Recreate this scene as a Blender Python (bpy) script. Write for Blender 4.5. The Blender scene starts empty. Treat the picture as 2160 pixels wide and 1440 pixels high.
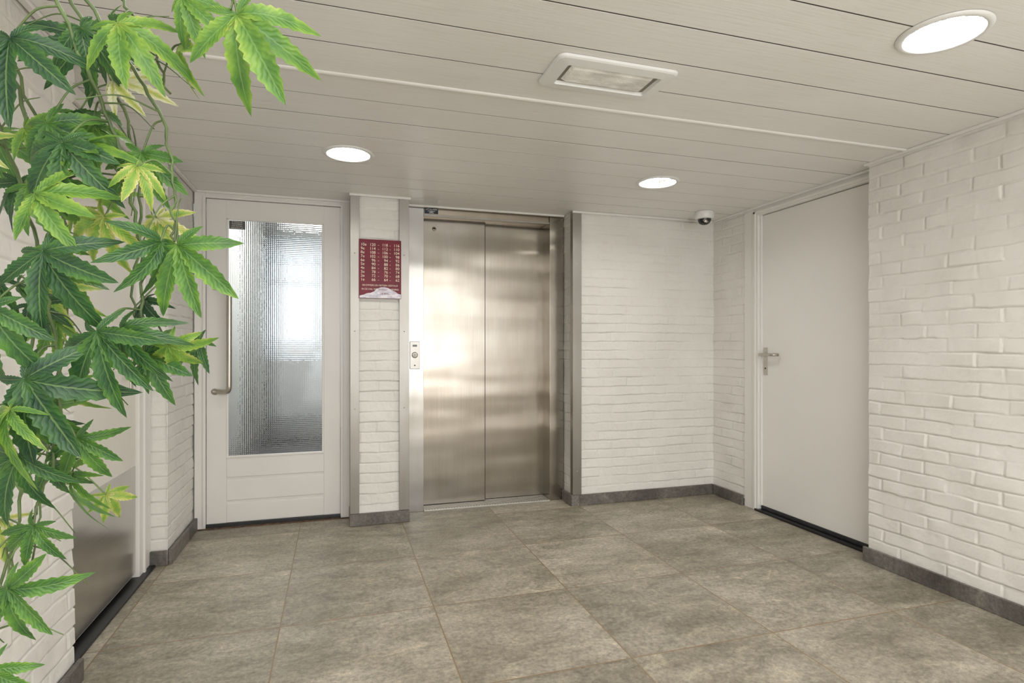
import bpy, bmesh, math, random
import numpy as np
from mathutils import Vector, Matrix
scene = bpy.context.scene
random.seed(7); rng = np.random.RandomState(11)
CEIL = 2.13

# ------------------------------------------------------------------ helpers
def link(o, parent=None):
    scene.collection.objects.link(o)
    if parent: o.parent = parent
    return o
def empty(name):
    e = bpy.data.objects.new(name, None); e.empty_display_size = .1
    return link(e)
def mesh_obj(name, verts, faces, mat=None, parent=None, smooth=False):
    me = bpy.data.meshes.new(name); me.from_pydata([tuple(v) for v in verts], [], faces); me.update()
    if mat: me.materials.append(mat)
    if smooth: me.polygons.foreach_set('use_smooth', [True]*len(me.polygons))
    return link(bpy.data.objects.new(name, me), parent)
def box(name, x0, x1, y0, y1, z0, z1, mat, parent=None, bevel=0, seg=2):
    bm = bmesh.new(); bmesh.ops.create_cube(bm, size=1)
    for v in bm.verts:
        v.co = Vector(((x0+x1)/2+v.co.x*(x1-x0), (y0+y1)/2+v.co.y*(y1-y0), (z0+z1)/2+v.co.z*(z1-z0)))
    if bevel > 0:
        bmesh.ops.bevel(bm, geom=bm.edges[:], offset=bevel, segments=seg, profile=.6, affect='EDGES')
    me = bpy.data.meshes.new(name); bm.to_mesh(me); bm.free()
    me.materials.append(mat)
    return link(bpy.data.objects.new(name, me), parent)
def lathe(name, prof, center, mat, parent=None, seg=48, axis='z', smooth=True):
    vs, fs = [], []
    n = len(prof)
    for i in range(seg):
        a = 2*math.pi*i/seg
        for r, h in prof:
            p = (r*math.cos(a), r*math.sin(a), h)
            if axis == 'y': p = (p[0], p[2], p[1])
            if axis == 'x': p = (p[2], p[0], p[1])
            vs.append((p[0]+center[0], p[1]+center[1], p[2]+center[2]))
    for i in range(seg):
        j = (i+1) % seg
        for k in range(n-1):
            fs.append((i*n+k, j*n+k, j*n+k+1, i*n+k+1))
    return mesh_obj(name, vs, fs, mat, parent, smooth)
def catmull(pts, sub=8):
    P = [Vector(p) for p in pts]; P = [P[0]*2-P[1]]+P+[P[-1]*2-P[-2]]
    out = []
    for i in range(1, len(P)-2):
        for s in range(sub):
            t = s/sub
            out.append(.5*((2*P[i])+(-P[i-1]+P[i+1])*t+(2*P[i-1]-5*P[i]+4*P[i+1]-P[i+2])*t*t+(-P[i-1]+3*P[i]-3*P[i+1]+P[i+2])*t**3))
    out.append(P[-2]); return out
def tube_geo(pts, rad, V, Fc, sides=6):
    pts = [Vector(p) for p in pts]; base = len(V); n = len(pts)
    up = Vector((.13, .31, .94))
    for i, p in enumerate(pts):
        t = (pts[min(i+1, n-1)]-pts[max(i-1, 0)]).normalized()
        a = t.cross(up)
        if a.length < .1: a = t.cross(Vector((1, 0, 0)))
        a.normalize(); b = t.cross(a)
        r = rad(i/(n-1)) if callable(rad) else rad
        for s in range(sides):
            an = 2*math.pi*s/sides
            V.append(p+a*(r*math.cos(an))+b*(r*math.sin(an)))
    for i in range(n-1):
        for s in range(sides):
            s2 = (s+1) % sides
            Fc.append((base+i*sides+s, base+i*sides+s2, base+(i+1)*sides+s2, base+(i+1)*sides+s))
    Fc.append(tuple(base+s for s in range(sides))); Fc.append(tuple(base+(n-1)*sides+s for s in range(sides)))
def tube(name, pts, rad, mat, parent=None, sides=16, sub=0):
    if sub: pts = catmull(pts, sub)
    V, Fc = [], []; tube_geo(pts, rad, V, Fc, sides)
    return mesh_obj(name, V, Fc, mat, parent, True)
def bend(pts, r, n=6):
    """polyline with rounded corners"""
    P = [Vector(p) for p in pts]; out = [P[0]]
    for i in range(1, len(P)-1):
        a = P[i]+(P[i-1]-P[i]).normalized()*r; b = P[i]+(P[i+1]-P[i]).normalized()*r
        for k in range(n+1):
            t = k/n; out.append(a*(1-t)**2+P[i]*2*t*(1-t)+b*t*t)
    out.append(P[-1]); return out
def text(name, s, x, y, z, size, mat, parent, align='CENTER', rot=(math.pi/2, 0, 0), sx=1.0):
    c = bpy.data.curves.new(name, 'FONT'); c.body = s; c.size = size; c.align_x = align; c.align_y = 'CENTER'
    c.extrude = .0002; c.materials.append(mat)
    o = bpy.data.objects.new(name, c); o.location = (x, y, z); o.rotation_euler = rot; o.scale = (sx, 1, 1)
    return link(o, parent)

# ------------------------------------------------------------------ materials
class NT:
    def __init__(s, name):
        s.m = bpy.data.materials.new(name); s.m.use_nodes = True; s.t = s.m.node_tree
        s.b = s.t.nodes['Principled BSDF']; s.out = s.t.nodes['Material Output']
    def n(s, typ, **kw):
        nd = s.t.nodes.new(typ)
        for k, v in kw.items():
            if k == 'inp':
                for kk, vv in v.items(): nd.inputs[kk].default_value = vv
            else: setattr(nd, k, v)
        return nd
    def l(s, a, b): s.t.links.new(a, b)
    def math(s, op, a, b=None, c=None):
        nd = s.n('ShaderNodeMath', operation=op)
        for i, v in enumerate((a, b, c)):
            if v is None: continue
            if isinstance(v, (int, float)): nd.inputs[i].default_value = v
            else: s.l(v, nd.inputs[i])
        return nd.outputs[0]
    def obj(s, scale=(1, 1, 1)):
        tc = s.n('ShaderNodeTexCoord'); mp = s.n('ShaderNodeMapping'); mp.inputs['Scale'].default_value = scale
        s.l(tc.outputs['Object'], mp.inputs['Vector']); return mp.outputs[0]
    def noise(s, vec, scale, detail=4, rough=.5):
        nd = s.n('ShaderNodeTexNoise'); nd.inputs['Scale'].default_value = scale; nd.inputs['Detail'].default_value = detail
        nd.inputs['Roughness'].default_value = rough
        if vec is not None: s.l(vec, nd.inputs['Vector'])
        return nd.outputs['Fac']
    def ramp(s, fac, stops):
        nd = s.n('ShaderNodeValToRGB'); e = nd.color_ramp.elements
        while len(e) < len(stops): e.new(.5)
        for i, (p, c) in enumerate(stops):
            e[i].position = p; e[i].color = (*c, 1) if len(c) == 3 else c
        s.l(fac, nd.inputs[0]); return nd.outputs[0]
    def mix(s, fac, a, b, typ='MIX'):
        nd = s.n('ShaderNodeMix', data_type='RGBA', blend_type=typ)
        for i, v in ((0, fac), (6, a), (7, b)):
            if isinstance(v, (int, float)): nd.inputs[i].default_value = v
            elif isinstance(v, tuple): nd.inputs[i].default_value = (*v, 1)
            else: s.l(v, nd.inputs[i])
        return nd.outputs[2]
    def bump(s, h, dist=.001, strength=1, normal=None):
        nd = s.n('ShaderNodeBump'); nd.inputs['Distance'].default_value = dist; nd.inputs['Strength'].default_value = strength
        s.l(h, nd.inputs['Height'])
        if normal is not None: s.l(normal, nd.inputs['Normal'])
        return nd.outputs[0]
    def setn(s, nrm): s.l(nrm, s.b.inputs['Normal'])
    def setc(s, c):
        if isinstance(c, tuple): s.b.inputs['Base Color'].default_value = (*c, 1)
        else: s.l(c, s.b.inputs['Base Color'])
    def p(s, **kw):
        for k, v in kw.items():
            s.b.inputs[k.replace('_', ' ')].default_value = v

def simple(name, col, rough=.5, metal=0, var=.04, nscale=6, bumpd=0, bscale=80):
    m = NT(name); v = m.obj(); f = m.noise(v, nscale)
    lo = tuple(max(0, c*(1-var)) for c in col); hi = tuple(min(1, c*(1+var)) for c in col)
    m.setc(m.ramp(f, [(.3, lo), (.7, hi)])); m.p(Roughness=rough, Metallic=metal)
    if bumpd: m.setn(m.bump(m.noise(v, bscale), bumpd))
    return m.m

def mk_brick():
    m = NT('painted_brick'); v = m.obj()
    c = m.ramp(m.noise(v, 3.5, 5), [(.3, (.76, .738, .69)), (.7, (.82, .80, .76))])
    dirt = m.noise(v, 30, 3)
    c = m.mix(m.math('MULTIPLY', m.ramp(dirt, [(.55, (0, 0, 0)), (.8, (1, 1, 1))]), .25), c, (.62, .58, .52))
    m.setc(c); m.p(Roughness=.5)
    b1 = m.bump(m.noise(v, 70, 4), .0016, .7)
    m.setn(m.bump(m.noise(v, 260, 2), .0004, .7, b1)); return m.m
BRICK = mk_brick()
PAINT = simple('white_gloss_paint', (.81, .79, .755), .32, var=.03, nscale=2.5, bumpd=.0004, bscale=40)
PAINT_D = simple('door_paint', (.84, .82, .785), .38, var=.03, nscale=1.5, bumpd=.0003, bscale=60)
CREAM = simple('cream_door_paint', (.80, .77, .70), .4, var=.04, nscale=2, bumpd=.0003, bscale=50)
BLACK = simple('black_rubber', (.012, .012, .013), .4)
DARKGAP = simple('dark_threshold', (.03, .032, .035), .35, var=.3, nscale=20)
GAPM = simple('board_groove', (.06, .048, .034), .8, var=.4, nscale=8)
PLASTIC = simple('white_plastic', (.82, .82, .80), .35, var=.01)
def mk_ceiling():
    m = NT('ceiling_boards_paint'); v = m.obj((.6, 14, 1))
    g = m.noise(v, 9, 6, .6); v2 = m.obj()
    c = m.ramp(m.noise(v2, 1.7, 3), [(.3, (.83, .81, .775)), (.7, (.88, .865, .84))])
    c = m.mix(m.math('MULTIPLY', m.ramp(g, [(.35, (1, 1, 1)), (.5, (0, 0, 0))]), .18), c, (.62, .57, .50))
    m.setc(c); m.p(Roughness=.36); m.setn(m.bump(g, .0012, .6)); return m.m
CEILM = mk_ceiling()

def stone(name, tile, x0, y0, cols, grout=True, bumpd=.003):
    m = NT(name); tc = m.n('ShaderNodeTexCoord'); sep = m.n('ShaderNodeSeparateXYZ'); m.l(tc.outputs['Object'], sep.inputs[0])
    ux = m.math('DIVIDE', m.math('SUBTRACT', sep.outputs[0], x0), tile); uy = m.math('DIVIDE', m.math('SUBTRACT', sep.outputs[1], y0), tile)
    ix = m.math('FLOOR', ux); iy = m.math('FLOOR', uy)
    cid = m.n('ShaderNodeCombineXYZ'); m.l(ix, cid.inputs[0]); m.l(iy, cid.inputs[1])
    wn = m.n('ShaderNodeTexWhiteNoise', noise_dimensions='3D'); m.l(cid.outputs[0], wn.inputs['Vector'])
    off = m.n('ShaderNodeVectorMath', operation='MULTIPLY_ADD'); m.l(wn.outputs['Color'], off.inputs[0]); off.inputs[1].default_value = (7, 7, 7)
    m.l(tc.outputs['Object'], off.inputs[2])
    st = m.n('ShaderNodeVectorMath', operation='MULTIPLY'); m.l(off.outputs[0], st.inputs[0]); st.inputs[1].default_value = (1, 1.9, 1)
    big = m.noise(st.outputs[0], 1.8, 6, .65); fine = m.noise(off.outputs[0], 60, 8, .75)
    nd = m.n('ShaderNodeTexNoise'); nd.inputs['Scale'].default_value = 5; nd.inputs['Detail'].default_value = 14; nd.inputs['Roughness'].default_value = .82; nd.inputs['Distortion'].default_value = .9
    m.l(st.outputs[0], nd.inputs['Vector']); mid = nd.outputs['Fac']
    c = m.ramp(big, [(.36, cols[0]), (.5, cols[1]), (.64, cols[2])])
    c = m.mix(.92, c, m.ramp(mid, [(.37, (.56, .545, .52)), (.47, (.89, .885, .87)), (.55, (1.05, 1.05, 1.04)), (.65, (1.52, 1.48, 1.40))]), 'MULTIPLY')
    c = m.mix(.7, c, m.ramp(fine, [(.38, (.60, .60, .60)), (.62, (1.35, 1.35, 1.35))]), 'MULTIPLY')
    tv = m.math('MULTIPLY_ADD', wn.outputs['Value'], .34, .84)
    cc = m.n('ShaderNodeCombineXYZ'); [m.l(tv, cc.inputs[i]) for i in range(3)]
    c = m.mix(1.0, c, cc.outputs[0], 'MULTIPLY')
    h = m.math('ADD', m.math('MULTIPLY', mid, .7), m.math('MULTIPLY', fine, .35))
    if grout:
        fx = m.math('ABSOLUTE', m.math('SUBTRACT', m.math('FRACT', ux), .5)); fy = m.math('ABSOLUTE', m.math('SUBTRACT', m.math('FRACT', uy), .5))
        mx = m.math('MAXIMUM', fx, fy); g = m.math('GREATER_THAN', mx, .5-.0026/tile)
        c = m.mix(g, c, (.26, .18, .10)); h = m.math('SUBTRACT', h, m.math('MULTIPLY', g, .8))
    m.setc(c); m.p(Roughness=.42)
    m.l(m.math('MULTIPLY_ADD', mid, .4, .24), m.b.inputs['Roughness'])
    m.setn(m.bump(h, bumpd, .85)); return m.m
FLOORM = stone('stone_floor_tiles', .633, -.22, 1.89, [(.265, .235, .178), (.355, .32, .252), (.45, .41, .335)])
BASEM = stone('stone_baseboard_tiles', .633, -.22, 1.89, [(.11, .10, .09), (.15, .14, .125), (.20, .188, .17)], grout=False)

def steel(name, col, rough=.3, aniso=.6, wav=.0, grain_axis='z', var=.05):
    m = NT(name); sc = {'z': (600, 600, 2.0), 'y': (60, 3, 500), 'x': (3, 60, 500)}[grain_axis]
    v = m.obj(sc); g = m.noise(v, 1, 2); w = m.noise(m.obj((.5, .5, 2.6)), 1.6, 1)
    bl = m.noise(m.obj((3, 3, 1.2)), 2.2, 3)
    c = m.ramp(g, [(.3, tuple(x*(1-var) for x in col)), (.7, tuple(min(1, x*(1+var)) for x in col))])
    c = m.mix(.6, c, m.ramp(bl, [(.3, (.84, .81, .76)), (.7, (1.08, 1.08, 1.08))]), 'MULTIPLY')
    m.setc(c); m.p(Metallic=1, Anisotropic=aniso)
    m.l(m.math('MULTIPLY_ADD', g, .08, rough-.04), m.b.inputs['Roughness'])
    if wav: m.setn(m.bump(w, wav, 1))
    return m.m
STEEL = steel('brushed_stainless', (.385, .355, .31), .21, .5, .014, 'z', .08)
STEEL_S = steel('stainless_strip', (.35, .335, .31), .38, .3, .002)
STEEL_K = steel('kick_plate_steel', (.62, .61, .59), .24, .4, .012, 'y')
HANDLE = steel('satin_handle', (.56, .53, .48), .28, .0, .0)
ALU = simple('aluminium_sill', (.60, .58, .54), .4, metal=.6, var=.1, nscale=60)
def emis(name, col, st, nscale=0):
    m = NT(name); m.setc((.8, .8, .8)); m.b.inputs['Emission Color'].default_value = (*col, 1); m.b.inputs['Emission Strength'].default_value = st
    if nscale:
        f = m.noise(m.obj(), nscale, 4)
        m.l(m.math('MULTIPLY', m.ramp(f, [(.42, (.007, .007, .007)), (.52, (1, 1, 1))]), st), m.b.inputs['Emission Strength'])
    return m.m

# ------------------------------------------------------------------ brick relief panels
def vnoise(U, V, s, seed):
    r = np.random.RandomState(seed); N = 257; T = r.rand(N, N)
    x = U/s; y = V/s; xi = np.floor(x).astype(int); yi = np.floor(y).astype(int); fx = x-xi; fy = y-yi
    fx = fx*fx*(3-2*fx); fy = fy*fy*(3-2*fy); a = lambda i, j: T[i % 256, j % 256]
    return (a(xi, yi)*(1-fx)+a(xi+1, yi)*fx)*(1-fy)+(a(xi, yi+1)*(1-fx)+a(xi+1, yi+1)*fx)*fy-.5
def brick_panel(name, origin, ud, nd, w, z0, z1, seed, parent, uoff=0.0, ru=.006, rv=.0034, amp=1.35):
    nu = max(2, int(w/ru)+1); nv = int((z1-z0)/rv)+1
    u = np.linspace(0, w, nu); v = np.linspace(z0, z1, nv); U, V = np.meshgrid(u, v, indexing='ij')
    ch, bl = .0662, .232
    Uw = U+uoff+10+vnoise(U, V, .05, seed)*.006; Vw = V+10+vnoise(U, V, .06, seed+1)*.006+vnoise(U, V, .4, seed+7)*.005
    j = np.floor(Vw/ch).astype(int); off = np.where(j % 2 == 0, 0, bl/2)
    R = np.random.RandomState(seed+2).rand(512, 512, 4)
    off = off+(R[j % 512, 3, 0]-.5)*.03
    i = np.floor((Uw+off)/bl).astype(int)
    lu = (Uw+off)-i*bl; lv = Vw-j*ch; rr = R[i % 512, j % 512]
    eu = np.minimum(lu, bl-lu); ev = np.minimum(lv, ch-lv)
    def ss(x, a, b):
        t = np.clip((x-a)/(b-a), 0, 1); return t*t*(3-2*t)
    jw = .002+.003*rr[..., 3]
    rise = ss(ev, jw*.5, jw*.5+.005)*ss(eu, jw*.5, jw*.5+.005)
    fill = np.clip(.5+vnoise(U, V, .11, seed+5)*1.5, .08, 1)
    H = (rr[..., 0]-.5)*.0026+(lv/ch-.5)*(-.0035*(.15+rr[..., 1]))+(lu/bl-.5)*(rr[..., 2]-.5)*.003
    H = H+rise*.0044*fill-.0044+vnoise(U, V, .02, seed+3)*.0008+vnoise(U, V, .06, seed+4)*.0012
    H = H*amp
    ud = np.array(ud, float); nd = np.array(nd, float); o = np.array(origin, float)
    co = o+U[..., None]*ud+H[..., None]*nd; co[..., 2] = V
    co = co.reshape(-1, 3); idx = np.arange(nu*nv).reshape(nu, nv)
    a, b, c, d = idx[:-1, :-1], idx[1:, :-1], idx[1:, 1:], idx[:-1, 1:]
    if np.cross(ud, [0, 0, 1]).dot(nd) > 0: q = np.stack([a, b, c, d], -1)
    else: q = np.stack([a, d, c, b], -1)
    q = q.reshape(-1, 4); me = bpy.data.meshes.new(name)
    me.vertices.add(len(co)); me.vertices.foreach_set('co', co.ravel())
    me.loops.add(q.size); me.loops.foreach_set('vertex_index', q.ravel().astype(np.int32))
    me.polygons.add(len(q)); me.polygons.foreach_set('loop_start', np.arange(0, q.size, 4, dtype=np.int32))
    me.polygons.foreach_set('loop_total', np.full(len(q), 4, dtype=np.int32))
    me.polygons.foreach_set('use_smooth', np.ones(len(q), bool)); me.update(calc_edges=True); me.validate()
    me.materials.append(BRICK)
    return link(bpy.data.objects.new(name, me), parent)

# ------------------------------------------------------------------ room shell
box('floor', -1.3, 3.1, -2.2, 4.19, -.1, 0, FLOORM)
wb = empty('wall_back')
brick_panel('brick_face', (1.69, 3.828, 0), (1, 0, 0), (0, -1, 0), 1.16, .05, CEIL, 3, wb, .05)
box('core', 1.645, 2.86, 3.838, 4.3, 0, CEIL, BRICK, wb)
brick_panel('reveal_brick', (1.640, 3.83, 0), (0, 1, 0), (-1, 0, 0), .18, .05, CEIL, 5, wb)
brick_panel('pillar_brick', (.135, 3.812, 0), (1, 0, 0), (0, -1, 0), .27, .05, CEIL, 8, wb, .09)
box('pillar_core', .095, .455, 3.822, 4.3, 0, CEIL, BRICK, wb)
wr = empty('wall_right')
brick_panel('brick_face', (2.73, 2.37, 0), (0, -1, 0), (-1, 0, 0), 1.9, .05, CEIL, 21, wr, .02)
box('core', 2.741, 3.1, -2.2, 2.37, 0, CEIL, BRICK, wr)
brick_panel('return_brick', (2.832, 3.84, 0), (0, -1, 0), (-1, 0, 0), .38, .05, CEIL, 23, wr, .1)
box('return_core', 2.843, 3.1, 3.46, 4.3, 0, CEIL, BRICK, wr)
box('outer_core', 2.93, 3.1, 2.37, 3.46, 0, CEIL, BRICK, wr)
wl = empty('wall_left')
brick_panel('brick_face_far', (-.853, 3.43, 0), (0, 1, 0), (1, 0, 0), .60, .05, CEIL, 31, wl, .03)
box('core_far', -1.2, -.864, 3.441, 4.3, 0, CEIL, BRICK, wl)
brick_panel('brick_nib', (-.945, 3.43, 0), (1, 0, 0), (0, -1, 0), .092, .05, CEIL, 33, wl)
brick_panel('brick_face', (-.855, .2, 0), (0, 1, 0), (1, 0, 0), 2.11, .05, CEIL, 35, wl, .12)
box('core', -1.2, -.866, -2.2, 2.31, 0, CEIL, BRICK, wl)
box('outer_core', -1.2, -1.03, 2.31, 3.436, 0, CEIL, BRICK, wl)

# entrance side (behind the viewer) with glazed front
we = empty('wall_front')
box('pier_a', -.95, -.55, -2.2, -2.0, 0, CEIL, BRICK, we); box('pier_b', 2.45, 2.8, -2.2, -2.0, 0, CEIL, BRICK, we)
box('sill_wall', -.55, 2.45, -2.2, -2.0, 0, .12, BRICK, we); box('lintel', -.55, 2.45, -2.2, -2.0, 2.05, CEIL, BRICK, we)
w1 = empty('window_1')
for i, x in enumerate((-.55, .42, 1.40, 2.39)):
    box('mullion_%d' % i, x, x+.06, -1.97, -1.90, .12, 2.05, PAINT, w1)
box('transom', -.55, 2.45, -1.97, -1.90, 1.42, 1.52, PAINT, w1)
box('lower_panel', -.55, 2.45, -1.97, -1.92, .12, .62, simple('entrance_panel', (.35, .25, .15), .5), w1)

# ceiling boards
lights_xy = [(.06, 3.02), (1.83, 3.0), (1.816, 1.313), (.06, 1.313), (.06, -.5), (1.82, -.5)]
def build_ceiling():
    bm = bmesh.new(); y = 1.315-.2065*17; k = 0; gaps = []
    while y < 4.1:
        y1 = min(y+.2065, 4.19); g = .0030
        r = bmesh.ops.create_cube(bm, size=1); dz = random.uniform(-.0005, .0005)
        for v in r['verts']:
            v.co = Vector((.95+v.co.x*4.3, (y+y1)/2+v.co.y*(y1-y-2*g), CEIL+.010+dz+v.co.z*.018))
        es = list({e for v in r['verts'] for e in v.link_edges})
        bmesh.ops.bevel(bm, geom=es, offset=.0004, segments=1, affect='EDGES')
        gaps.append(y); y += .2065; k += 1
    me = bpy.data.meshes.new('boards'); bm.to_mesh(me); bm.free(); me.materials.append(CEILM)
    tmp = link(bpy.data.objects.new('boards', me))
    bm = bmesh.new()
    for (x, yy) in lights_xy:
        bmesh.ops.create_cone(bm, cap_ends=True, segments=48, radius1=.112, radius2=.112, depth=.2, matrix=Matrix.Translation((x, yy, CEIL)))
    cm = bpy.data.meshes.new('cut'); bm.to_mesh(cm); bm.free(); cut = link(bpy.data.objects.new('cut', cm))
    md = tmp.modifiers.new('b', 'BOOLEAN'); md.object = cut; md.operation = 'DIFFERENCE'; md.solver = 'EXACT'
    # groove bottoms (tongues between the boards)
    bm = bmesh.new()
    for yy in gaps[1:]:
        r = bmesh.ops.create_cube(bm, size=1)
        for v in r['verts']: v.co = Vector((.95+v.co.x*4.3, yy+v.co.y*.0066, CEIL+.0080+v.co.z*.012))
    gm = bpy.data.meshes.new('grooves'); bm.to_mesh(gm); bm.free(); gm.materials.append(GAPM); go = link(bpy.data.objects.new('g', gm))
    md2 = go.modifiers.new('b', 'BOOLEAN'); md2.object = cut; md2.operation = 'DIFFERENCE'; md2.solver = 'EXACT'
    dg = bpy.context.evaluated_depsgraph_get(); res = bpy.data.meshes.new_from_object(tmp.evaluated_get(dg)); res.name = 'ceiling_boards'
    res2 = bpy.data.meshes.new_from_object(go.evaluated_get(dg)); res2.name = 'ceiling_grooves'
    bpy.data.objects.remove(tmp); bpy.data.objects.remove(cut); bpy.data.objects.remove(go)
    c = empty('ceiling')
    link(bpy.data.objects.new('boards', res), c); link(bpy.data.objects.new('grooves', res2), c)
    box('slab', -1.3, 3.1, -2.2, 4.3, 2.33, 2.4, simple('raw_slab', (.25, .22, .19), .8), c)
    for n, a in enumerate(((-1.3, -1.2, -2.2, 4.3), (3.1, 3.15, -2.2, 4.3), (-1.3, 3.1, 4.19, 4.3), (-1.3, 3.1, -2.3, -2.2))):
        box('plenum_side_%d' % n, *a, CEIL+.0, 2.33, BRICK, c)
    # rounded cover strip over the long joint
    V, Fc = [], []; yc = 2.150
    prof = [(-.013, 0), (-.011, -.005), (-.004, -.0075), (.003, -.0075), (.010, -.005), (.012, 0)]
    for x in (-.86, 2.73):
        for (dy, dz) in prof: V.append((x, yc+dy, CEIL+.001+dz))
    for i in range(5): Fc.append((i, i+1, 7+i, 6+i))
    mesh_obj('joint_strip', V, Fc, PAINT, c, True)
build_ceiling()

# cornice trims
tb = empty('trim_ceiling')
def trim(x0, x1, y0, y1, h=.014): box('cornice', x0, x1, y0, y1, CEIL-h, CEIL+.001, PAINT, tb, .004)
trim(1.63, 2.82, 3.806, 3.826); trim(.08, .47, 3.785, 3.805); trim(2.708, 2.726, .2, 2.38); trim(2.808, 2.826, 3.46, 3.80)
trim(-.85, -.828, 3.42, 4.02); trim(-.85, -.828, .2, 2.32); trim(-.93, -.855, 3.40, 3.42); trim(.47, 1.63, 3.96, 3.985, .012)
trim(-.83, .09, 3.985, 4.00); trim(2.805, 2.82, 2.38, 3.46)

# baseboards
def bb(name, segs):
    e = empty(name)
    for s in segs: box('skirting_tile', *s, .001, .078, BASEM, e, .0015, 1)
G = .0025
def run(a, b, start):
    out = []; x = a
    nxt = start
    while x < b-1e-4:
        e = min(nxt, b); out.append((x, e-G if e < b else e)); x = e; nxt += .6
    return out
GRO = simple('skirting_grout', (.55, .52, .47), .7)
bb('baseboard_back', [(a, b, 3.808, 3.824) for a, b in run(1.633, 2.815, 2.39)] + [(1.62, 1.634, 3.808, 3.995)])
bb('baseboard_pillar', [(.083, .462, 3.788, 3.806), (.083, .095, 3.806, 4.0)])
bb('baseboard_return', [(2.808, 2.824, 3.47, 3.807)])
bb('baseboard_right', [(2.706, 2.722, a, b) for a, b in run(-2.0, 2.385, -1.8+.09)])
bb('baseboard_left', [(-.845, -.829, 3.415, 4.0), (-.93, -.846, 3.405, 3.421)] + [(-.847, -.831, a, b) for a, b in run(-2.0, 2.32, -1.4)])
box('grout', 1.64, 2.81, 3.812, 3.826, .002, .074, GRO, bpy.data.objects['baseboard_back'])
box('grout', 2.710, 2.724, -1.9, 2.37, .002, .074, GRO, bpy.data.objects['baseboard_right'])

# corner steel profiles
for x0, x1, yb, nm in ((.086, .142, 3.80, 'a'), (.396, .459, 3.80, 'b'), (1.631, 1.700, 3.815, 'c')):
    e = empty('trim_1' if nm == 'a' else ('trim_2' if nm == 'b' else 'trim_3'))
    box('steel_face', x0, x1, yb-.003, yb+.002, .079, CEIL-.001, STEEL_S, e, .0008, 1)
    if nm == 'b': box('steel_return', x1-.003, x1, yb, yb+.17, .079, CEIL-.001, STEEL_S, e)
    else: box('steel_return', x0, x0+.003, yb, yb+(.17 if nm == 'a' else .04), .079, CEIL-.001, STEEL_S, e)
    for z in (.25, .75, 1.25, 1.75):
        lathe('screw', [(0, -.0015), (.004, -.0012), (.0045, 0)], ((x0+x1)/2, yb-.003, z), HANDLE, e, 12, 'y')

# ------------------------------------------------------------------ elevator
el = empty('elevator')
box('jamb_left', .462, .585, 4.0, 4.18, 0, CEIL-.001, steel('jamb_steel', (.48, .47, .45), .25, .5, .008), el, .0015)
box('jamb_right', 1.526, 1.636, 4.0, 4.18, 0, CEIL-.001, STEEL, el, .0015)
box('header', .587, 1.524, 4.012, 4.18, 2.078, CEIL-.002, steel('header_steel', (.40, .345, .28), .3, .3, .01), el, .002)
box('header_lip', .587, 1.524, 4.002, 4.03, 2.066, 2.078, STEEL_S, el, .001)
box('panel_fast', .56, 1.056, 4.115, 4.14, .014, 2.085, STEEL, el, .002)
box('panel_slow', 1.050, 1.55, 4.145, 4.17, .014, 2.085, STEEL, el, .002)
box('panel_edge', 1.0555, 1.0585, 4.113, 4.143, .014, 2.07, DARKGAP, el)
box('shaft_back', .46, 1.64, 4.182, 4.2, 0, CEIL, BLACK, el)
box('sill', .587, 1.524, 3.99, 4.18, 0, .010, ALU, el, .001)
for k in range(4):
    box('sill_track_%d' % k, .589, 1.522, 4.008+k*.03, 4.016+k*.03, .009, .0106, simple('sill_groove', (.12, .11, .10), .6), el)
for k in range(46):
    box('sill_dot', .60+k*.02, .607+k*.02, 3.994, 4.003, .0095, .0104, DARKGAP, el)
lathe('key_lock', [(0, -.004), (.010, -.004), (.011, -.002), (.014, -.002), (.015, 0)], (.677, 4.115, 2.0), HANDLE, el, 24, 'y')
lathe('key_slot', [(0, -.0048), (.005, -.0045), (.005, 0)], (.677, 4.1145, 2.0), BLACK, el, 16, 'y')
box('call_plate', .488, .557, 3.994, 4.0, .995, 1.187, simple('plate_steel', (.44, .42, .385), .35, metal=.9), el, .003)
box('call_display', .507, .538, 3.9925, 3.995, 1.150, 1.164, simple('display_dark', (.12, .12, .11), .2), el)
lathe('call_ring', [(.012, -.004), (.019, -.004), (.021, 0)], (.5225, 3.994, 1.092), HANDLE, el, 32, 'y')
lathe('call_button', [(0, -.006), (.012, -.005), (.014, 0)], (.5225, 3.994, 1.092), PLASTIC, el, 32, 'y')
lathe('lower_screw', [(0, -.002), (.005, -.001), (.005, 0)], (.5225, 3.994, 1.02), DARKGAP, el, 16, 'y')
NAVY = simple('navy_label', (.012, .018, .04), .3); WHT = simple('white_ink', (.85, .85, .82), .5, var=0)
box('alarm_sticker', .592, .688, 4.0085, 4.0115, 2.084, 2.126, NAVY, el)
text('alarm_text', 'LIFTALARM', .640, 4.007, 2.114, .0165, WHT, el)
for k, wd in enumerate((.05, .022, .035)):
    box('alarm_line', .64-wd/2, .64+wd/2, 4.0072, 4.0085, 2.101-k*.006, 2.1035-k*.006, WHT, el)

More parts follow.
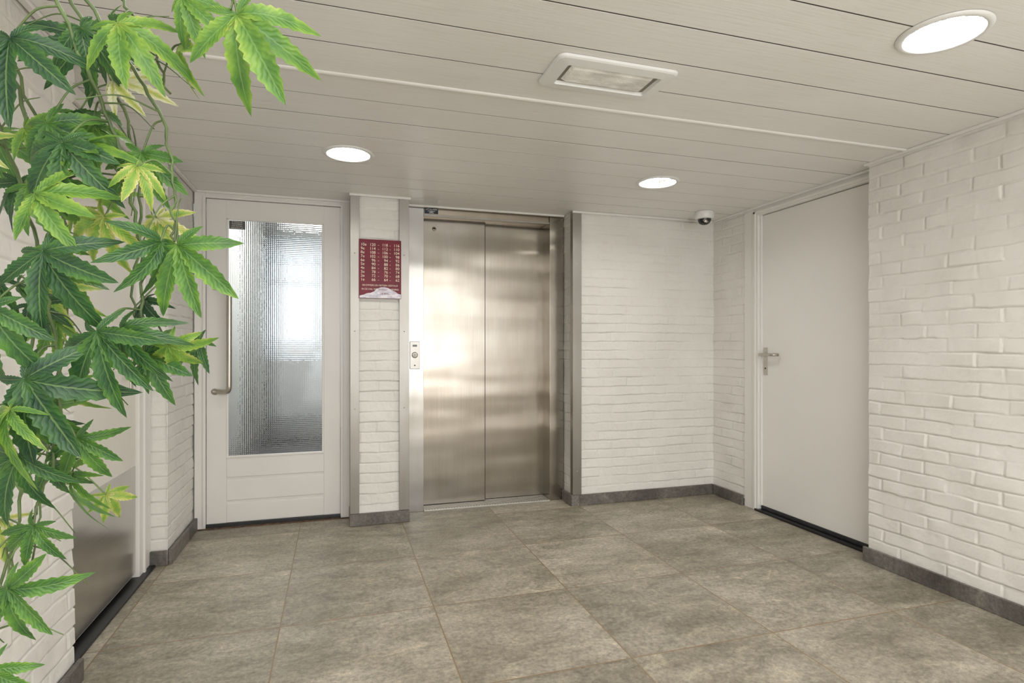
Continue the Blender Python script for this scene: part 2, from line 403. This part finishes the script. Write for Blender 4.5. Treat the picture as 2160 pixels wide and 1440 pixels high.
# ------------------------------------------------------------------ apartment directory sign
sg = empty('apartment_directory_sign')
def mk_red():
    m = NT('sign_maroon'); f = m.noise(m.obj(), 14, 3)
    m.setc(m.ramp(f, [(.3, (.135, .007, .018)), (.7, (.185, .011, .025))])); m.p(Roughness=.3); m.b.inputs['Specular IOR Level'].default_value = .25; return m.m
box('board', .139, .407, 3.789, 3.797, 1.462, 1.842, mk_red(), sg, .001, 1)
CRM = simple('sign_lettering', (.85, .74, .58), .5, var=0)
rows = [('10e', 120), ('9e', 114), ('8e', 108), ('7e', 102), ('6e', 96), ('5e', 90), ('4e', 84), ('3e', 78), ('2e', 72), ('1e', 66)]
for k, (f, n) in enumerate(rows):
    z = 1.807-k*.0250
    text('floor_no', f, .150, 3.788, z, .0255, CRM, sg, 'LEFT')
    for x, s in ((.244, str(n)), (.322, str(n-2)), (.396, str(n-4))): text('flat_no', s, x, 3.788, z, .0255, CRM, sg, 'RIGHT')
    for x in (.262, .336): text('dash', '-', x, 3.788, z, .0255, CRM, sg)
text('notice', 'BROMMERS EN FIETSEN GESTALD', .273, 3.788, 1.546, .0150, CRM, sg)
text('notice', 'IN DE HAL WORDEN VERWIJDERD', .273, 3.788, 1.521, .0150, CRM, sg)
# wavy, mottled white patch along the foot of the board
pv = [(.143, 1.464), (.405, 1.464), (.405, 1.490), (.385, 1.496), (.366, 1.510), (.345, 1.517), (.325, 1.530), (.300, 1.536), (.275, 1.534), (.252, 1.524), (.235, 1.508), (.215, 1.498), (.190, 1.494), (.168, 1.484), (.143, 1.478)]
def mk_patch():
    m = NT('mottled_white'); f = m.noise(m.obj((1, 1, 3)), 30, 4)
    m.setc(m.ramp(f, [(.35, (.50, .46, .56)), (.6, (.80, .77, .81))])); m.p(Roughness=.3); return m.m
mesh_obj('white_patch', [(x, 3.7872, z) for x, z in pv], [tuple(range(len(pv)))], mk_patch(), sg)
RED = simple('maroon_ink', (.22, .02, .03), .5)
# the same line set over the white patch, in maroon, clipped to the words under it
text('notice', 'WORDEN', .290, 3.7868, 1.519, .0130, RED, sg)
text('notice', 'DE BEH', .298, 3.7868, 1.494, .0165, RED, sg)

# ------------------------------------------------------------------ door_1 : glazed stairwell door
d1 = empty('door_1')
box('frame_left', -.848, -.786, 4.0, 4.12, 0, CEIL-.001, PAINT, d1, .003)
box('frame_right', .030, .094, 4.0, 4.12, 0, CEIL-.001, PAINT, d1, .003)
box('frame_top', -.786, .030, 4.0, 4.12, 2.089, CEIL-.001, PAINT, d1, .003)
box('frame_bead_l', -.800, -.7835, 3.992, 4.0, .02, 2.10, PAINT, d1, .002); box('frame_bead_r', .0285, .045, 3.992, 4.0, .02, 2.10, PAINT, d1, .002)
box('frame_bead_t', -.7835, .0285, 3.992, 4.0, 2.087, 2.10, PAINT, d1, .002)
Y0, Y1 = 4.018, 4.06
box('stile_left', -.783, -.668, Y0, Y1, .028, 2.086, PAINT, d1, .002); box('stile_right', -.078, .027, Y0, Y1, .028, 2.086, PAINT, d1, .002)
box('rail_top', -.668, -.078, Y0, Y1, 1.970, 2.086, PAINT, d1, .001)
box('rail_bottom', -.668, -.078, Y0+.010, Y1, .028, .443, PAINT, d1, .001)
for a, b in ((.028, .150), (.168, .298), (.316, .443)):
    box('bottom_slat', -.6682, -.0778, Y0, Y0+.011, a, b, PAINT, d1, .0045)
for s in ((-.668, -.656, .443, 1.970), (-.090, -.078, .443, 1.970)): box('bead', s[0], s[1], Y0-.004, Y0+.012, s[2], s[3], PAINT, d1, .003)
box('bead', -.668, -.078, Y0-.004, Y0+.012, 1.960, 1.972, PAINT, d1, .003); box('bead', -.668, -.078, Y0-.006, Y0+.012, .440, .454, PAINT, d1, .003)
box('door_sweep', -.79, .03, 4.01, 4.06, .004, .028, DARKGAP, d1, .002)
box('threshold', -.85, .085, 3.985, 4.12, 0, .006, simple('rusty_threshold', (.10, .06, .035), .7, var=.6, nscale=25), d1)
def mk_glass(bumpy):
    m = NT('patterned_glass' if bumpy else 'glass_back'); m.t.nodes.remove(m.b)
    g = m.n('ShaderNodeBsdfGlass'); g.inputs['IOR'].default_value = 1.45; g.inputs['Roughness'].default_value = .0
    g.inputs['Color'].default_value = (.96, .98, .98, 1)
    if bumpy:
        tc = m.n('ShaderNodeTexCoord'); sp = m.n('ShaderNodeSeparateXYZ'); m.l(tc.outputs['Object'], sp.inputs[0])
        P = .0125
        sx = m.math('COSINE', m.math('MULTIPLY', sp.outputs[0], 2*math.pi/P))
        sz = m.math('COSINE', m.math('MULTIPLY', sp.outputs[2], 2*math.pi/P))
        nz = m.noise(m.obj(), 40, 3)
        h = m.math('ADD', m.math('ADD', sx, sz), m.math('MULTIPLY', nz, 4.0))
        b = m.bump(h, .00017, 1); m.l(b, g.inputs['Normal'])
    m.l(g.outputs[0], m.out.inputs[0]); return m.m
gl = box('patterned_glass_pane', -.664, -.082, 4.034, 4.040, .446, 1.967, mk_glass(False), d1)
gl.data.materials.append(mk_glass(True))
for p in gl.data.polygons:
    if p.normal.y < -.5: p.material_index = 1
GREY = simple('grey_label', (.10, .095, .085), .5)
box('door_sticker', -.655, -.560, 4.030, 4.0335, 1.905, 1.958, GREY, d1)
for k, s in enumerate(('In verband met', 'brandveiligheid', 'moet deze deur', 'altijd gesloten zijn')):
    text('sticker_text', s, -.6075, 4.0292, 1.951-k*.0125, .0118, WHT, d1, sx=.85)
hb = (-.735, 4.018); bx, by = -.640, 3.945
tube('pull_handle', bend([(hb[0], 4.018, .865), (bx, by, .865), (bx, by, 1.53), (hb[0], 4.018, 1.53)], .040, 8), .016, HANDLE, d1, 16)
for z in (.865, 1.53): lathe('handle_rose', [(0, -.006), (.020, -.006), (.022, 0)], (hb[0], 4.018, z), HANDLE, d1, 24, 'y')

# stairwell beyond the glazed door
st = empty('stairwell')
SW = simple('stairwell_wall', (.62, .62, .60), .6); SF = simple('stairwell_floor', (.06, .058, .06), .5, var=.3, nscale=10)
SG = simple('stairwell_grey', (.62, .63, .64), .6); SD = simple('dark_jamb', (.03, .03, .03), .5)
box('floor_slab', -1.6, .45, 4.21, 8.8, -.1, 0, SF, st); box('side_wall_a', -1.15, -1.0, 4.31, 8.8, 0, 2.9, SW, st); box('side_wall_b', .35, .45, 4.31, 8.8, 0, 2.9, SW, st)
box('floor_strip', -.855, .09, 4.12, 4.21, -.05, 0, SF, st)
box('roof', -1.15, .45, 4.31, 8.8, 2.8, 2.9, SW, st); box('over_door', -1.15, .45, 4.31, 4.36, 2.13, 2.8, SW, st)
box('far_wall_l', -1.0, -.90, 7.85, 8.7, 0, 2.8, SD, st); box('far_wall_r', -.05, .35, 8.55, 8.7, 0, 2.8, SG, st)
box('far_top', -.95, -.05, 8.55, 8.7, 2.52, 2.8, SG, st)
box('far_transom', -.95, -.05, 8.52, 8.62, 2.13, 2.24, SG, st); box('far_panel', -.95, -.05, 8.54, 8.62, .02, 1.12, SG, st)
box('far_stile_l', -.90, -.82, 8.52, 8.62, 0, 2.52, SG, st); box('far_stile_r', -.16, -.05, 8.52, 8.62, 0, 2.52, SG, st)
box('far_step', -.90, -.05, 8.3, 8.52, 0, .05, DARKGAP, st)
lathe('ceiling_globe', [(0, -.14), (.06, -.13), (.10, -.08), (.11, -.03), (.10, 0)], (-.62, 6.2, 2.80), emis('globe_glow', (1, .55, .42), 3), st, 24)
def area(name, loc, rot, sx, sy, power, col, parent=None):
    L = bpy.data.lights.new(name, 'AREA'); L.shape = 'RECTANGLE'; L.size = sx; L.size_y = sy; L.energy = power; L.color = col
    o = bpy.data.objects.new(name, L); o.location = loc; o.rotation_euler = rot; return link(o, parent)
area('stairwell_lamp', (-.3, 6.8, 2.77), (0, 0, 0), .5, 2.0, 46, (1, .98, .96), st)

# ------------------------------------------------------------------ door_2 : flush door on the right
d2 = empty('door_2')
box('leaf', 2.856, 2.90, 2.39, 3.322, .040, 2.066, PAINT_D, d2, .0015)
box('frame_far', 2.826, 2.915, 3.326, 3.462, .0, CEIL-.001, PAINT, d2, .003)
box('frame_far_stop', 2.842, 2.860, 3.312, 3.328, .04, 2.07, PAINT, d2, .001)
box('frame_bead', 2.818, 2.828, 3.345, 3.366, .0, 2.10, PAINT, d2, .003)
box('frame_top', 2.826, 2.915, 2.375, 3.326, 2.070, CEIL-.001, PAINT, d2, .003)
box('frame_top_bead', 2.818, 2.828, 2.375, 3.366, 2.082, 2.10, PAINT, d2, .003)
box('frame_near', 2.842, 2.915, 2.372, 2.392, 0, 2.07, PAINT, d2, .001)
box('threshold', 2.812, 2.925, 2.372, 3.345, 0, .014, BLACK, d2, .002)
box('door_sweep', 2.851, 2.895, 2.392, 3.32, .016, .040, DARKGAP, d2, .002)
box('handle_plate', 2.851, 2.857, 3.262, 3.300, .955, 1.145, HANDLE, d2, .002)
tube('lever', bend([(2.853, 3.281, 1.095), (2.800, 3.281, 1.095), (2.800, 3.155, 1.095), (2.838, 3.147, 1.095)], .016, 6), .0105, HANDLE, d2, 14)
lathe('lever_rose', [(0, -.007), (.015, -.007), (.017, 0)], (2.852, 3.281, 1.095), HANDLE, d2, 24, 'x')
lathe('keyhole', [(0, -.0015), (.006, -.001), (.006, .001)], (2.851, 3.281, 1.0), BLACK, d2, 14, 'x')

# ------------------------------------------------------------------ door_3 : left door with kick plate
d3 = empty('door_3')
box('leaf', -.99, -.948, 2.36, 3.243, .030, 2.066, CREAM, d3, .0015)
box('frame_far', -1.02, -.930, 3.247, 3.426, 0, CEIL-.001, PAINT, d3, .003)
box('frame_far_bead', -.931, -.920, 3.30, 3.32, 0, 2.10, PAINT, d3, .003)
box('frame_top', -1.02, -.930, 2.315, 3.247, 2.070, CEIL-.001, PAINT, d3, .003)
box('frame_near', -1.02, -.940, 2.315, 2.358, 0, 2.07, PAINT, d3, .001)
box('kick_plate', -.9495, -.945, 2.365, 3.238, .035, .563, STEEL_K, d3, .0008, 1)
box('threshold', -1.02, -.90, 2.315, 3.40, 0, .012, BLACK, d3, .002)
box('handle_plate', -.949, -.942, 3.165, 3.200, .93, 1.12, HANDLE, d3, .002)
tube('lever', bend([(-.945, 3.182, 1.06), (-.895, 3.182, 1.06), (-.895, 3.06, 1.06)], .016, 6), .0095, HANDLE, d3, 14)

# ------------------------------------------------------------------ ceiling fittings
LENS = emis('downlight_lens', (1, .98, .95), 100, 60)
REFL = simple('downlight_reflector', (.9, .9, .9), .12, metal=1, var=.08, nscale=30)
for i, (x, y) in enumerate(lights_xy):
    e = empty('downlight' if i == 0 else 'downlight.%03d' % i)
    lathe('trim_ring', [(.103, .012), (.104, -.004), (.108, -.008), (.120, -.007), (.127, -.001), (.127, .0)], (x, y, CEIL), PLASTIC, e, 64)
    lathe('reflector', [(.103, .012), (.098, .04), (.080, .075), (.0, .078)], (x, y, CEIL), REFL, e, 64)
    lathe('lens', [(0, .030), (.070, .030), (.094, .036), (.096, .042)], (x, y, CEIL), LENS, e, 64)
em = empty('emergency_light')
def rrect(hx, hy, r, z, n=6):
    out = []
    for cx, cy, a0 in ((hx-r, hy-r, 0), (-hx+r, hy-r, 90), (-hx+r, -hy+r, 180), (hx-r, -hy+r, 270)):
        for k in range(n+1):
            a = math.radians(a0+90*k/n); out.append((cx+r*math.cos(a), cy+r*math.sin(a), z))
    return out
def loft(name, loops, cen, mat, parent, cap=True):
    V, Fc = [], []; n = len(loops[0])
    for L in loops: V += [(p[0]+cen[0], p[1]+cen[1], p[2]+cen[2]) for p in L]
    for i in range(len(loops)-1):
        for k in range(n):
            k2 = (k+1) % n; Fc.append((i*n+k, i*n+k2, (i+1)*n+k2, (i+1)*n+k))
    if cap: Fc.append(tuple((len(loops)-1)*n+k for k in range(n)))
    return mesh_obj(name, V, Fc, mat, parent, False)
C = (.943, 1.886, CEIL)
loft('bezel', [rrect(.232, .119, .03, 0), rrect(.230, .117, .03, -.008), rrect(.224, .111, .026, -.012), rrect(.182, .072, .008, -.016), rrect(.176, .066, .006, .0)], C, PLASTIC, em, False)
def mk_diff():
    m = NT('prismatic_diffuser'); v = m.obj((1, 1, 1)); f = m.noise(v, 160, 2); f2 = m.noise(m.obj((1, 2, 1)), 9, 4)
    m.setc(m.ramp(f2, [(.35, (.46, .43, .37)), (.65, (.80, .78, .72))])); m.p(Roughness=.2); m.setn(m.bump(f, .003, .9))
    m.b.inputs['Emission Color'].default_value = (1, .96, .88, 1); m.b.inputs['Emission Strength'].default_value = .10; return m.m
box('tray', C[0]-.178, C[0]+.178, C[1]-.068, C[1]+.068, CEIL-.004, CEIL+.0, simple('fitting_tray', (.22, .20, .16), .4), em)
loft('diffuser', [rrect(.162, .056, .006, -.003), rrect(.152, .046, .006, -.014)], C, mk_diff(), em)
sc = empty('security_camera')
cx, cy = 2.565, 3.57
lathe('housing', [(.0, 0), (.066, 0), (.068, -.004), (.068, -.040), (.062, -.050), (.047, -.054), (.045, -.050)], (cx, cy, CEIL), PLASTIC, sc, 48)
lathe('dome', [(.046, -.050), (.045, -.066), (.036, -.082), (.020, -.091), (0, -.094)], (cx, cy, CEIL), simple('smoked_dome', (.015, .015, .017), .08), sc, 48)
lathe('lens', [(0, -.010), (.012, -.009), (.015, 0)], (cx-.012, cy-.035, CEIL-.072), HANDLE, sc, 20, 'y')
for k in range(8):
    a = k*math.pi/4; lathe('led', [(0, -.003), (.003, -.002), (.003, 0)], (cx-.012+.022*math.cos(a), cy-.037, CEIL-.070+.012*math.sin(a)), PLASTIC, sc, 8, 'y')

# ------------------------------------------------------------------ artificial plant
pl = empty('artificial_plant')
A17 = math.radians(17.1); Fv = Vector((math.sin(A17), math.cos(A17), 0)); Rv = Vector((math.cos(A17), -math.sin(A17), 0)); Zv = Vector((0, 0, 1))
def PF(a, z, d): return Fv*d+Rv*a+Zv*z      # a: sideways, z: height, d: distance along the plant's long axis
LV, LF, LUV, LT = [], [], [], []
LOBES = [(0, 1.0), (36, .93), (-36, .93), (74, .72), (-74, .72), (124, .36), (-124, .36)]
def leaf(base, m, n, s, tint, droop=1.0):
    n = (n-m*n.dot(m)).normalized(); b = n.cross(m)
    N = 18; W = .130*random.uniform(.9, 1.12); cup = random.uniform(.05, .3)
    for k, (ang, L) in enumerate(LOBES):
        ang = math.radians(ang+random.uniform(-7, 7)); L = L*random.uniform(.88, 1.08)*s
        d = m*math.cos(ang)+b*math.sin(ang); sd = n.cross(d)
        curl = random.uniform(.3, 2.0)*droop; side = random.uniform(-.5, .5); st0 = len(LV)
        for i in range(N+1):
            t = i/N
            prof = (t**.95)*((1-t)**.85)*3.7*(1-.12*t)+.03*(1-t)
            w = W*L*prof*(1+(.13 if i % 2 else -.10)*(1 if 2 < i < N-1 else 0)) + .0006*(1-t)
            cen = base+d*(L*t)+n*(cup*L*t*.6-curl*L*t*t*.45)+sd*(side*L*t*t*.25)
            for x in (-1, -.5, 0, .5, 1):
                LV.append(cen+sd*(w*x)+n*(abs(x)*w*.38+math.sin(t*17+k)*w*.07*abs(x)) - (d*w*.25*abs(x)))
                LUV.append((x*.5+.5, t)); LT.append(tint)
        for i in range(N):
            for x in range(4):
                a0 = st0+i*5+x; LF.append((a0, a0+1, a0+6, a0+5))
SV, SF_ = [], []
vines = [
 [(-.549, 1.66, .60), (-.498, 1.487, .66), (-.465, 1.375, .68), (-.442, 1.268, .68), (-.437, 1.167, .67), (-.462, 1.117, .64)],
 [(-.605, 1.66, .58), (-.571, 1.447, .66), (-.543, 1.324, .68), (-.538, 1.212, .66), (-.521, 1.111, .66), (-.543, .999, .67), (-.571, .915, .66), (-.585, .831, .64)],
 [(-.638, 1.66, .60), (-.616, 1.39, .70), (-.594, 1.22, .72), (-.61, 1.055, .70), (-.588, .943, .68), (-.605, .80, .66), (-.60, .70, .66)],
 [(-.549, 1.66, .60), (-.476, 1.526, .66), (-.42, 1.43, .68), (-.398, 1.335, .67), (-.385, 1.27, .65)],
 [(-.549, 1.66, .60), (-.437, 1.64, .62), (-.330, 1.60, .60), (-.282, 1.49, .58)],
 [(-.57, 1.66, .66), (-.53, 1.50, .76), (-.52, 1.36, .80), (-.53, 1.22, .80), (-.50, 1.10, .78)],
 [(-.66, 1.66, .66), (-.66, 1.45, .80), (-.65, 1.25, .84), (-.66, 1.05, .82), (-.67, .85, .80)],
 [(-.57, 1.66, .60), (-.50, 1.60, .66), (-.44, 1.53, .68), (-.42, 1.46, .70)],
 [(-.66, 1.66, .50), (-.70, 1.45, .56), (-.68, 1.2, .58), (-.70, 1.0, .58), (-.69, .8, .58)],
]
vs_s = []
for v in vines:
    pts = catmull([PF(*p) for p in v], 10)
    pts = [p+Vector((random.uniform(-.003, .003), random.uniform(-.003, .003), 0)) for p in pts]
    vs_s.append(pts); tube_geo(pts, lambda t: .0024-.0010*t, SV, SF_, 6)
allp = [p for v in vs_s for p in v[6:]]
def petiole(p, q, r=.0012):
    mid = (p+q)/2+Vector((0, 0, .012)); tube_geo(catmull([p, mid, q], 6), r, SV, SF_, 5)
def dirv(ang, fwd=0.0):
    a = math.radians(ang); return (Rv*math.cos(a)+Zv*math.sin(a)+Fv*fwd).normalized()
heroes = [ # a, z, d, angle of middle lobe, size, tint
 (-.279, 1.487, .58, -64, .100, .56), (-.380, 1.265, .65, -74, .100, .46), (-.450, 1.166, .62, -82, .097, .28), (-.427, 1.500, .62, -48, .085, .58),
 (-.357, 1.528, .62, -35, .060, .52), (-.527, 1.474, .60, -82, .100, .17), (-.575, 1.342, .68, -25, .085, .44), (-.497, 1.330, .80, -60, .072, .85),
 (-.4925, 1.250, .60, -62, .098, .18), (-.512, 1.116, .60, -48, .100, .16), (-.547, .888, .62, -42, .080, .42), (-.552, .943, .66, -100, .060, .4),
 (-.535, 1.032, .62, -112, .085, .24), (-.488, 1.371, .62, -88, .085, .24), (-.487, 1.475, .70, -15, .062, .97), (-.470, 1.30, .66, -120, .07, .75),
 (-.44, 1.38, .68, -80, .07, .4), (-.53, 1.19, .58, -100, .09, .3), (-.57, .80, .62, -70, .07, .5), (-.45, 1.14, .70, -20, .07, .3), (-.52, 1.40, .64, -60, .08, .38), (-.50, 1.31, .60, -20, .075, .55)]
for a, z, d, ang, s, tint in heroes:
    p = PF(a, z, d); m = dirv(ang, random.uniform(-.15, .15))
    n = (-Fv+Zv*random.uniform(.1, .45)+Rv*random.uniform(-.25, .25)).normalized()
    leaf(p, m, n, s*.96, tint, .9); q = min(allp, key=lambda v: (v-p-Zv*.03).length); petiole(q, p)
for vi, v in enumerate(vs_s):
    cnt = {0: 5, 1: 9, 2: 12, 3: 2, 4: 1, 5: 6, 6: 11, 7: 3, 8: 13}[vi]
    for k in range(cnt):
        t = random.uniform(.04, 1)**1.0; q = v[int(t*(len(v)-1))]
        off = Vector((random.gauss(-.01, .03), random.gauss(0, .03), random.gauss(-.005, .025)))
        p = q+off; m = Vector((random.gauss(0, .6), random.gauss(0, .4), -1+random.gauss(0, .45))).normalized()
        n = (-Fv*.8+Zv*.5+Vector((random.gauss(0, .5), random.gauss(0, .4), random.gauss(0, .3)))).normalized()
        if abs(n.dot(m)) > .93: continue
        tint = random.choice([.1, .15, .2, .28, .32, .38, .45, .55, .65, .75, .88])
        leaf(p, m, n, random.uniform(.046, .076), tint, 1.2); petiole(q, p)
# loose tendrils
for k in range(50):
    v = random.choice(vs_s[:6]); q = random.choice(v[5:]); d = Vector((random.gauss(.15, .6), random.gauss(0, .3), random.gauss(-.1, .6))).normalized()*random.uniform(.04, .10)
    tube_geo(catmull([q, q+d*.5+Vector((0, 0, .012)), q+d], 6), lambda t: .0012-.0006*t, SV, SF_, 5)
me = bpy.data.meshes.new('foliage'); me.from_pydata([tuple(v) for v in LV], [], LF); me.update()
uvl = me.uv_layers.new(name='UVMap'); li = np.zeros(len(me.loops), int); me.loops.foreach_get('vertex_index', li)
uvl.data.foreach_set('uv', np.array(LUV)[li].ravel())
at = me.attributes.new('tint', 'FLOAT', 'POINT'); at.data.foreach_set('value', LT)
me.polygons.foreach_set('use_smooth', [True]*len(me.polygons))
def mk_leaf():
    m = NT('fabric_leaf'); uv = m.n('ShaderNodeUVMap'); sp = m.n('ShaderNodeSeparateXYZ'); m.l(uv.outputs[0], sp.inputs[0])
    at = m.n('ShaderNodeAttribute', attribute_name='tint')
    ax = m.math('ABSOLUTE', m.math('SUBTRACT', sp.outputs[0], .5))
    nz = m.noise(m.obj(), 45, 4); nzs = m.math('MULTIPLY', m.math('SUBTRACT', nz, .5), .7)
    f = m.math('ADD', at.outputs['Fac'], m.math('ADD', nzs, m.math('MULTIPLY', m.math('SUBTRACT', ax, .25), .5)))
    c = m.ramp(f, [(.0, (.014, .052, .026)), (.25, (.034, .110, .031)), (.5, (.095, .230, .035)), (.72, (.23, .39, .055)), (.88, (.52, .52, .14)), (1.0, (.72, .72, .50))])
    sv = m.math('SINE', m.math('MULTIPLY', m.math('SUBTRACT', m.math('MULTIPLY', sp.outputs[1], 11), m.math('MULTIPLY', ax, 5)), 6.283))
    vein = m.math('GREATER_THAN', sv, .93); mid = m.math('LESS_THAN', ax, .035)
    vm = m.math('MAXIMUM', m.math('MULTIPLY', vein, .14), m.math('MULTIPLY', mid, .4))
    c = m.mix(vm, c, (.28, .44, .13)); m.setc(c); m.p(Roughness=.42)
    m.setn(m.bump(m.math('ADD', m.math('MULTIPLY', sv, -.3), m.math('MULTIPLY', nz, .5)), .0008, .6))
    tr = m.n('ShaderNodeBsdfTranslucent'); m.l(c, tr.inputs[0]); mx = m.n('ShaderNodeMixShader'); mx.inputs[0].default_value = .28
    m.l(m.b.outputs[0], mx.inputs[1]); m.l(tr.outputs[0], mx.inputs[2]); m.l(mx.outputs[0], m.out.inputs[0]); return m.m
me.materials.append(mk_leaf()); link(bpy.data.objects.new('foliage', me), pl)
STEM = simple('plant_stem', (.10, .15, .05), .5, var=.5, nscale=20)
mesh_obj('vines', SV, SF_, STEM, pl, True)
BARK = simple('plant_trunk', (.13, .085, .05), .8, var=.4, nscale=30, bumpd=.004, bscale=50)
TB = Vector((-.60, .30, 0))
tube('trunk', [TB+Vector((0, 0, .20)), TB+Vector((.02, .02, .8)), TB+Vector((-.02, .05, 1.3)), TB+Vector((.03, .12, 1.72))], lambda t: .022-.010*t, BARK, pl, 12, 8)
for v in vs_s:
    tube('branch', [TB+Vector((-.02, .06, 1.35)), TB+Vector((.02, .12, 1.70)), (TB+Vector((.03, .12, 1.80))+v[0])/2+Vector((0, 0, .04)), v[0]], lambda t: .007-.0045*t, BARK, pl, 8, 6)
lathe('pot', [(0, .0), (.12, .0), (.125, .01), (.16, .28), (.168, .30), (.155, .30), (.15, .27), (0, .26)], (TB.x, TB.y, .0), simple('grey_pot', (.2, .2, .2), .5), pl, 40)

# ------------------------------------------------------------------ light
wd = bpy.data.worlds.new('daylight'); scene.world = wd; wd.use_nodes = True
bg = wd.node_tree.nodes['Background']; bg.inputs[0].default_value = (.80, .90, 1.0, 1); bg.inputs[1].default_value = 1.6
area('entrance_daylight', (.95, -1.98, 1.1), (math.radians(97), 0, 0), 2.9, 1.8, 52, (1, .98, .955))
area('added_ceiling_fill', (.95, -.9, 2.11), (0, 0, 0), 2.6, 1.6, 48, (1, .98, .95))  # unseen area light added behind the camera to lift floor, walls and ceiling

cam = bpy.data.cameras.new('camera'); co = bpy.data.objects.new('camera', cam); link(co)
co.location = (0, 0, 1.15); co.rotation_euler = (math.radians(90), 0, -A17)
cam.sensor_width = 36; cam.lens = 1206/2160*36; cam.shift_y = 11/2160; cam.clip_start = .02
scene.camera = co
scene.view_settings.view_transform = 'Standard'; scene.view_settings.look = 'None'; scene.view_settings.exposure = 0.08
